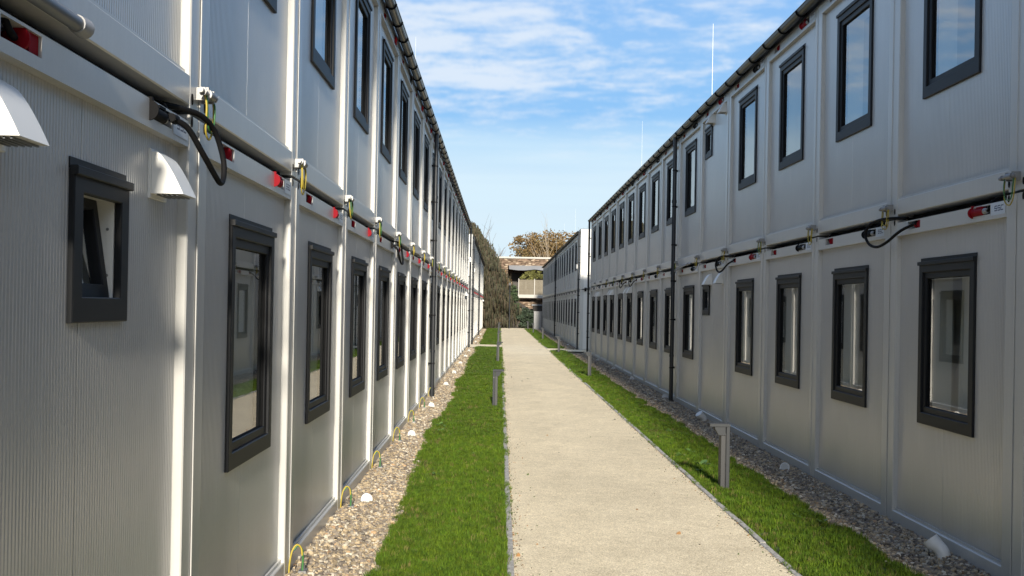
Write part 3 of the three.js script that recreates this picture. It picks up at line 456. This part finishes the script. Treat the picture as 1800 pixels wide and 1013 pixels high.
// ---------------------------------------------------------------- bollard lights, vent pipes
function bollard(x, z, dir, label, h = .72) {   // dir: side towards which the arm points
  const g = group('bollard_light'); g.position.set(x, -.03, -z); if (dir < 0) g.rotation.y = Math.PI; g.scale.y = (h + .03) / .75;
  part('post', [postY(-.075, -.035, -.07, .07, 0, .715, .004)], M.bollard, g);
  part('arm', [railX(-.075, .145, .7155, .75, -.07, .07, .004)], M.bollard, g);
  part('inner_post', [postY(-.029, .022, -.062, .062, 0, .62, .004), bx(-.034, -.0295, 0, .64, -.05, .05)], M.bollardDark, g);
  const l = part('lamp_head', [prism([[-.028, .625], [.045, .625], [.088, .695], [.088, .7145], [-.028, .7145]], -.06, .06, (u, v, t) => [u, v, t])], M.bollard, g);
  part('lamp_lens', [bx(-.02, .042, .6205, .6245, -.045, .045)], M.lampglass, l);
  part('screw', [cyl(.006, .006, .004, 8, [-.055, .60, .072], 'z')], M.steel, g);
  tag(g, label, 'bollard light', 'bollard lights along the path');
}
bollard(-.03, 21.0, 1, 'grey bollard light nearest the downpipe on the sunlit gravel side');
bollard(.0, 37.6, 1, 'grey bollard light just before the side path, sunlit gravel side');
bollard(-.0, 54.6, 1, 'grey bollard light at the far edge of the side path, evergreen side'); bollard(.0, 69.5, 1, 'grey bollard light midway along the far lawn, evergreen side'); bollard(.0, 84, 1, 'grey bollard light near the far lawn end, evergreen side');
bollard(2.46, 11.7, -1, 'large grey bollard light in the lawn by weeds and shaded gravel'); bollard(2.56, 30.4, -1, 'grey bollard light in front of the corner downpipe, shaded gravel side');
bollard(2.58, 46.5, -1, 'grey bollard light at the lawn corner by the side path'); bollard(2.66, 65.5, -1, 'grey bollard light by the far block, nearest the side path'); bollard(2.60, 82, -1, 'grey bollard light by the far block, next to the cabinet'); bollard(2.5, 94, -1, 'grey bollard light in front of the dark round bush');
function ventPipe(x, z, kind, turn, label) {
  const g = group('vent_pipe'); g.position.set(x, -.03 + (z < 50 ? gravelY(x) : 0), -z); g.rotation.y = turn; if (kind === 'cap') g.scale.setScalar(.86); const R = .056, pts = [[0, -.02, 0], [0, .035, .0], [0, .075, .022], [0, .105, .062], [0, .112, .072]];
  if (kind === 'elbow') {
    part('elbow', [tube(pts, R, 14, 18)], M.white, g);
    const c = cyl(R + .011, R + .011, .055, 22, [0, 0, 0], 'z'); c.rotateX(-.86); c.translate(0, .122, .083); const c2 = cyl(R + .006, R + .006, .03, 22, [0, 0, 0], 'z'); c2.rotateX(-.86); c2.translate(0, .098, .055); part('collar', [c, c2], M.white, g);
  } else {
    part('elbow', [tube([[0, -.03, -.05], [0, .0, -.03], [0, .035, .0], [0, .045, .03]], R + .004, 10, 18)], M.white, g);
    const c = new THREE.TorusGeometry(R + .006, .009, 8, 24); c.rotateX(-.25); c.translate(0, .05, .034); part('rim', [c], M.white, g);
    const s = []; for (let i = -4; i <= 4; i++) { const y = i * .0115, w = Math.sqrt(Math.max(0, (R) ** 2 - y * y)); const b = bx(-w, w, y - .0035, y + .0035, -.003, .003); b.rotateX(-.25 - .5 * 0); b.translate(0, .05, .036); s.push(b); } part('grille', s, M.white, g);
    const d = cyl(R, R, .004, 20, [0, 0, 0], 'z'); d.rotateX(-.25); d.translate(0, .05, .029); part('duct', [d], M.greyplastic, g);
  }
  tag(g, label, 'vent pipe', x < 0 ? 'vent pipes in the sunlit gravel' : 'vent pipes in the shaded gravel');
}
for (const z of [10.45, 15.77, 20.35, 25.9, 30.6, 35.6, 40.5, 45.5, 58, 66, 74]) ventPipe(-1.27, z, 'cap', .55, z > 50 ? 'white vent cap in the gravel of the block by the draped evergreen' : `white round vent cap in the sunlit gravel, ${z < 22 ? ORD[[20.35, 15.77, 10.45].indexOf(z) + 1] + ' from downpipe, away from side path' : ORD[[25.9, 30.6, 35.6, 40.5, 45.5].indexOf(z) + 1] + ' from downpipe towards side path'}`);
ventPipe(3.53, 8.41, 'elbow', -2.2, 'large white pipe elbow leaning out of the shaded gravel'); ventPipe(3.5, 12.95, 'cap', -.5, 'white grilled vent cap in the shaded gravel beyond the large elbow'); ventPipe(3.56, 18.45, 'elbow', -1.2, 'white pipe elbow in shaded gravel behind the large bollard');
for (const z of [23.1, 28.9, 33.6, 38.9, 56, 63]) ventPipe(3.62, z, 'cap', -.5, z > 50 ? 'white vent cap in the gravel of the block by the brick building' : `small white vent cap in the shaded gravel, ${ORD[[23.1, 28.9, 33.6, 38.9].indexOf(z) + 1]} from downpipe towards side path`);

// ---------------------------------------------------------------- background: brick building, trees, fence
M.brick = new THREE.MeshStandardMaterial({ map: tex(512, (u, v) => { const row = Math.floor(v * 54), col = Math.floor(u * 16 + (row % 2) * .5), h = rng(row * 131 + (col % 16) * 17 + 3)(), h2 = rng(row * 31 + (col % 16) * 7 + 9)(); const k = (h - .5) * 66 + (n128(u, v) - .5) * 30; if (h2 > .9) return [160 + k * .4, 144 + k * .4, 124 + k * .4]; return [96 + k, 80 + k * .88, 66 + k * .8]; }, .25), roughness: 1 });
M.roofcap = new THREE.MeshStandardMaterial({ color: lin(.36, .345, .31), roughness: .7 });
M.dark = new THREE.MeshStandardMaterial({ color: lin(.06, .055, .05), roughness: .8 });
M.wood = new THREE.MeshStandardMaterial({ color: lin(.30, .26, .19), map: tex(128, (u, v) => 200 + (n32(u * 4, v) - .5) * 90, 1.5), roughness: .9 });
M.timber = new THREE.MeshStandardMaterial({ color: lin(.035, .03, .026), roughness: .8 });
M.awning = new THREE.MeshStandardMaterial({ color: lin(.20, .20, .20), roughness: .9, side: THREE.DoubleSide });
{
  const Z = 104, g = group('brick_building'); g.position.set(0, -.05, -Z);
  const fx0 = .75, fx1 = 6.2;                         // balcony opening
  part('wall', [bx(-6, fx0, 0, 6.45, -6, 0), bx(fx1, 12, 0, 6.45, -6, 0), bx(fx0, fx1, 0, 2.55, -6, 0), bx(fx0, fx1, 6.02, 6.45, -6, 0), bx(fx0, fx1, 2.56, 6.01, -6, -1.9)], M.brick, g);
  part('parapet', [bx(-6.1, 12.1, 6.452, 6.72, -6.1, .06)], M.brick, g);
  part('coping', [bx(-6.2, 12.2, 6.722, 6.88, -6.2, .16)], M.roofcap, g);
  const sl = part('balcony_slab', [bx(1.75, 6.4, 2.9, 3.22, .005, 1.0)], M.roofcap, g);
  for (let x = 1.8; x < 6.4; x += .12) part('screen_slat', memo('slat', () => bx(0, .1, 0, 1.42, .9, .915)), M.wood, g).position.set(x, 3.23, 0);
  for (const y of [3.6, 4.1, 4.6]) part('screen_rail', bx(1.8, 6.4, y, y + .04, .916, .935), M.wood, g);
  for (const x of [1.78, 3.3, 4.86, 6.3]) part('balcony_post', bx(x, x + .07, 3.221, x === 4.86 ? 4.9 : 4.75, .94, 1.0), M.roofcap, g);
  const sc = []; for (let i = 0; i < 24; i++) { const x = fx0 + .1 + i * (fx1 - fx0 - .1) / 24, d = (fx1 - fx0 - .1) / 24, f = q => 5.78 - .12 * Math.abs(Math.sin((q - fx0) / 2.6 * Math.PI)); sc.push(...quad([x, f(x) - .12, 1.0], [x + d, f(x + d) - .12, 1.0], [x + d, 6.05, .0], [x, 6.05, .0])); } part('awning', soup(sc), M.awning, g);
  part('window', [bx(1.2, 2.4, 3.4, 5.4, -1.89, -1.85)], M.dark, g); part('window', [bx(3.2, 5.8, 3.4, 5.5, -1.89, -1.85)], M.dark, g); part('window_frame', [bx(2.5, 2.62, 3.3, 5.5, -1.88, -1.8), bx(4.4, 4.5, 3.3, 5.5, -1.84, -1.8)], M.roofcap, g);
  const st = part('stair_beam', [(() => { const b = bx(-2.2, 0, -.14, .14, .05, .4); b.rotateZ(-.52); b.translate(3.3, 1.5, 0); return b; })()], M.timber, g);
  tag(g, 'two-storey brick building with balcony screen and grey awning', 'building');
}
const LEAF = new THREE.Vector3();
function leafCloud(pts, size, seed, droop) { // small leaf faces; droop stretches them downwards
  const r = rng(seed), out = []; for (const [x, y, z] of pts) { const s = size * (.5 + r()), a = r() * 6.28, e = (r() - .5) * 2.4, ux = Math.cos(a), uz = Math.sin(a); const U = [ux * s, 0, uz * s], V = droop ? [(r() - .5) * s * .5, -s * droop * (.6 + r()), (r() - .5) * s * .5] : [-uz * Math.sin(e) * s, Math.cos(e) * s, ux * Math.sin(e) * s]; out.push(x - U[0] * .5, y, z - U[2] * .5, x + U[0] * .5, y, z + U[2] * .5, x + V[0], y + V[1], z + V[2]); if (!droop) out.push(x + U[0] * .5, y, z + U[2] * .5, x + V[0] + U[0], y + V[1], z + V[2] + U[2], x + V[0], y + V[1], z + V[2]); } return soup(out);
}
function leafMat(r, g, b) { return new THREE.MeshPhysicalMaterial({ color: lin(r, g, b), roughness: .8, side: THREE.DoubleSide, transmission: .2, thickness: 0 }); }
function branches(r, base, h, n, spread, rad) { // trunk and forking limbs as tapered tubes
  const out = []; function limb(p, d, L, w, lv) { const steps = 4, q = []; let cur = p.clone(), dir = d.clone(); for (let i = 0; i <= steps; i++) { q.push(cur.clone()); dir.add(new THREE.Vector3((r() - .5) * .25, (r() - .2) * .12, (r() - .5) * .25)).normalize(); cur.addScaledVector(dir, L / steps); } for (let i = 0; i < steps; i++) { const a = q[i], b = q[i + 1], len = a.distanceTo(b), g = new THREE.CylinderGeometry(w * (1 - (i + 1) / steps * .5), w * (1 - i / steps * .5), len * 1.04, 5, 1); g.translate(0, len / 2, 0); g.applyQuaternion(new THREE.Quaternion().setFromUnitVectors(new THREE.Vector3(0, 1, 0), b.clone().sub(a).normalize())); g.translate(a.x, a.y, a.z); out.push(g); } if (lv > 0) for (let k = 0; k < n; k++) { const t = 1 + Math.floor(r() * steps), at = q[t], nd = dir.clone().add(new THREE.Vector3((r() - .5) * spread, .1 + r() * .5, (r() - .5) * spread)).normalize(); limb(at, nd, L * (.45 + r() * .3), w * .5 * (1.1 - t * .1), lv - 1); } }
  limb(base, new THREE.Vector3(0, 1, 0), h, rad, 3); return out;
}
M.bark = new THREE.MeshStandardMaterial({ color: lin(.11, .085, .06), roughness: 1 });
M.palebark = new THREE.MeshStandardMaterial({ color: lin(.30, .24, .17), roughness: 1 });
function crownPts(seed, n, c, R, clumps, shell = .55) { const r = rng(seed), cs = []; for (let i = 0; i < clumps; i++) { const a = r() * 6.28, v = r() * 2 - 1, d = shell + (1 - shell) * r(), h = Math.sqrt(1 - v * v); cs.push([c[0] + R[0] * d * h * Math.cos(a), c[1] + R[1] * d * v, c[2] + R[2] * d * h * Math.sin(a), .35 + r() * .5]); } const out = []; for (let i = 0; i < n; i++) { const k = cs[Math.floor(r() * clumps)], a = r() * 6.28, v = r() * 2 - 1, h = Math.sqrt(1 - v * v), d = Math.cbrt(r()) * k[3] * Math.min(R[0], R[1]) * (clumps > 120 ? .38 : .5); out.push([k[0] + d * h * Math.cos(a), k[1] + d * v * .8, k[2] + d * h * Math.sin(a)]); } return out; }
{ // brown autumn tree behind the brick building
  const t = group('autumn_tree'); t.position.set(6.0, -.06, -135);
  part('trunk', branches(rng(8), new THREE.Vector3(0, 0, 0), 5.5, 4, 1.6, .28), M.bark, t);
  part('crown', leafCloud(crownPts(12, 30000, [0, 7.9, 0], [4.9, 4.2, 3.6], 290, .2), .15, 5), leafMat(.17, .105, .032), t);
  part('crown', leafCloud(crownPts(13, 15000, [-.6, 7.0, .6], [4.2, 3.4, 3.2], 140, .25), .15, 6), leafMat(.135, .10, .03), t);
  tag(t, 'brown-leaved autumn tree rising behind the brick building', 'tree');
  const b = group('birch_tree'); b.position.set(5.6, -.06, -128); part('trunk', branches(rng(21), new THREE.Vector3(0, 0, 0), 7.4, 4, 1.3, .2), M.palebark, b); tag(b, 'pale bare-branched tree in front of the brown autumn tree', 'tree');
  const d = group('bare_tree'); d.position.set(-.4, -.06, -125); part('trunk', branches(rng(33), new THREE.Vector3(0, 0, 0), 6.2, 4, 1.9, .24), M.bark, d); tag(d, 'dark bare tree above the draped evergreen and coping', 'tree');
  const e = group('autumn_tree'); e.position.set(13.2, -.06, -150); part('trunk', branches(rng(9), new THREE.Vector3(0, 0, 0), 6.5, 3, 1.6, .3), M.bark, e); part('crown', leafCloud(crownPts(15, 3000, [0, 9.4, 0], [3, 3.4, 3], 60), .3, 7), leafMat(.17, .12, .06), e); tag(e, 'thin brown tree top peeking over the white end wall', 'tree');
}
{ // draped evergreen with hanging foliage
  const t = group('evergreen_tree'); t.position.set(-4.7, -.06, -101); const r = rng(55), pts = [], pts2 = [];
  part('trunk', [cyl(.12, .3, 8, 8, [0, 4, 0]), ...branches(rng(5), new THREE.Vector3(0, 2, 0), 5, 3, 2.0, .18)], M.bark, t);
  for (let i = 0; i < 60000; i++) { const v = r(), y = .3 + v * 10, prof = y < 3 ? 5.5 : 5.5 * Math.pow(Math.max(0, 1 - (y - 3) / 7.7), .5), a = r() * 6.28, lump = 1 + .35 * fbm(Math.cos(a) * 2.2 + y * .25, Math.sin(a) * 2.2, y * .7, 3), d = prof * lump * (1.12 - .5 * r()); (r() < .6 ? pts : pts2).push([Math.cos(a) * d, y, Math.sin(a) * d * .9]); }
  part('crown', leafCloud(pts, .105, 5, 4.2), leafMat(.040, .039, .014), t); part('crown', leafCloud(pts2, .10, 6, 4.6), leafMat(.055, .039, .017), t);
  tag(t, 'large draped evergreen tree with hanging brownish foliage', 'tree');
  const bushes = [[1.05, -101.8, [.9, 1.9, .7], 2.3, leafMat(.04, .07, .022), 'ivy_bush', 'dark ivy bush climbing beside the draped evergreen', 5200], [2.75, -99.9, [1.1, .95, .7], .9, leafMat(.022, .042, .018), 'round_bush', 'dark round bush in front of the brick wall', 3800], [.2, -102.6, [.9, 2.6, .5], 3.0, leafMat(.20, .115, .03), 'climbing_plant', 'orange-leaved climber on the corner of the brick building', 2400]];
  bushes.forEach(([x, z, R, cy, m, n, l, k], i) => { const b = group(n); b.position.set(x, -.06, z); part('stem', branches(rng(70 + i), new THREE.Vector3(0, 0, 0), cy * .8, 3, 1.6, .05), M.bark, b); part('foliage', leafCloud(crownPts(60 + i, k, [0, cy, 0], R, 70, .3), .15, 8 + i), m, b); tag(b, l, 'bush'); });
  const p = group('balcony_plant'); p.position.set(0, 3.17, -104); part('foliage', leafCloud(crownPts(91, 1500, [3.3, 1.75, .7], [1.6, .55, .2], 50, .2), .13, 12), leafMat(.15, .15, .035), p); part('planter', [bx(2.2, 4.4, .01, .5, .45, .85)], M.timber, p); tag(p, 'yellow-green plants on the balcony of the brick building', 'plant');
}
{ // dark picket fence behind the far end of the path
  const f = group('picket_fence'); f.position.set(0, -.05, -99.9); for (let x = -4; x < 2.2; x += .14) part('picket', memo('pk', () => bx(0, .09, 0, 1.25, -.02, 0)), M.timber, f).position.x = x; part('fence_rail', bx(-4, 2.2, .3, .4, -.06, -.021), M.timber, f); part('fence_rail', bx(-4, 2.2, .95, 1.05, -.06, -.021), M.timber, f); tag(f, 'low dark picket fence across the far end of the path', 'fence');
  const l = group('lamp_post'); l.position.set(.92, -.05, -97.9); part('post', [cyl(.04, .06, 4.0, 10, [0, 2, 0])], M.pipe, l); part('lamp_head', [bx(-.1, .1, 3.98, 4.2, -.1, .1)], M.pipe, l); tag(l, 'slim black lamp post in front of the ivy bush', 'lamp post');
  const c = group('utility_cabinet'); c.position.set(3.42, -.05, -95.2); part('cabinet', [bx(-.35, .35, .06, 1.62, -.3, .3), bx(-.37, .37, 1.621, 1.66, -.32, .32)], M.greyplastic, c); part('door', [bx(-.32, .32, .12, 1.56, .301, .312)], M.greyplastic, c); part('handle', [bx(.2, .23, .75, .95, .3125, .33)], M.greyplastic, c); part('plinth', [bx(-.34, .34, 0, .059, -.28, .28)], M.greyplastic, c); tag(c, 'pale grey utility cabinet at the end of the far block', 'cabinet');
  const s = group('garden_shed'); s.position.set(4.1, -.05, -101.5); part('wall', [bx(-.9, 2.2, 0, 2.15, -1.2, .2)], M.timber, s); part('roof', [bx(-1.05, 2.4, 2.151, 2.3, -1.4, .35)], M.conduit, s); tag(s, 'dark low shed roof behind the bush and cabinet', 'shed');
}
renderer.render(scene, camera);
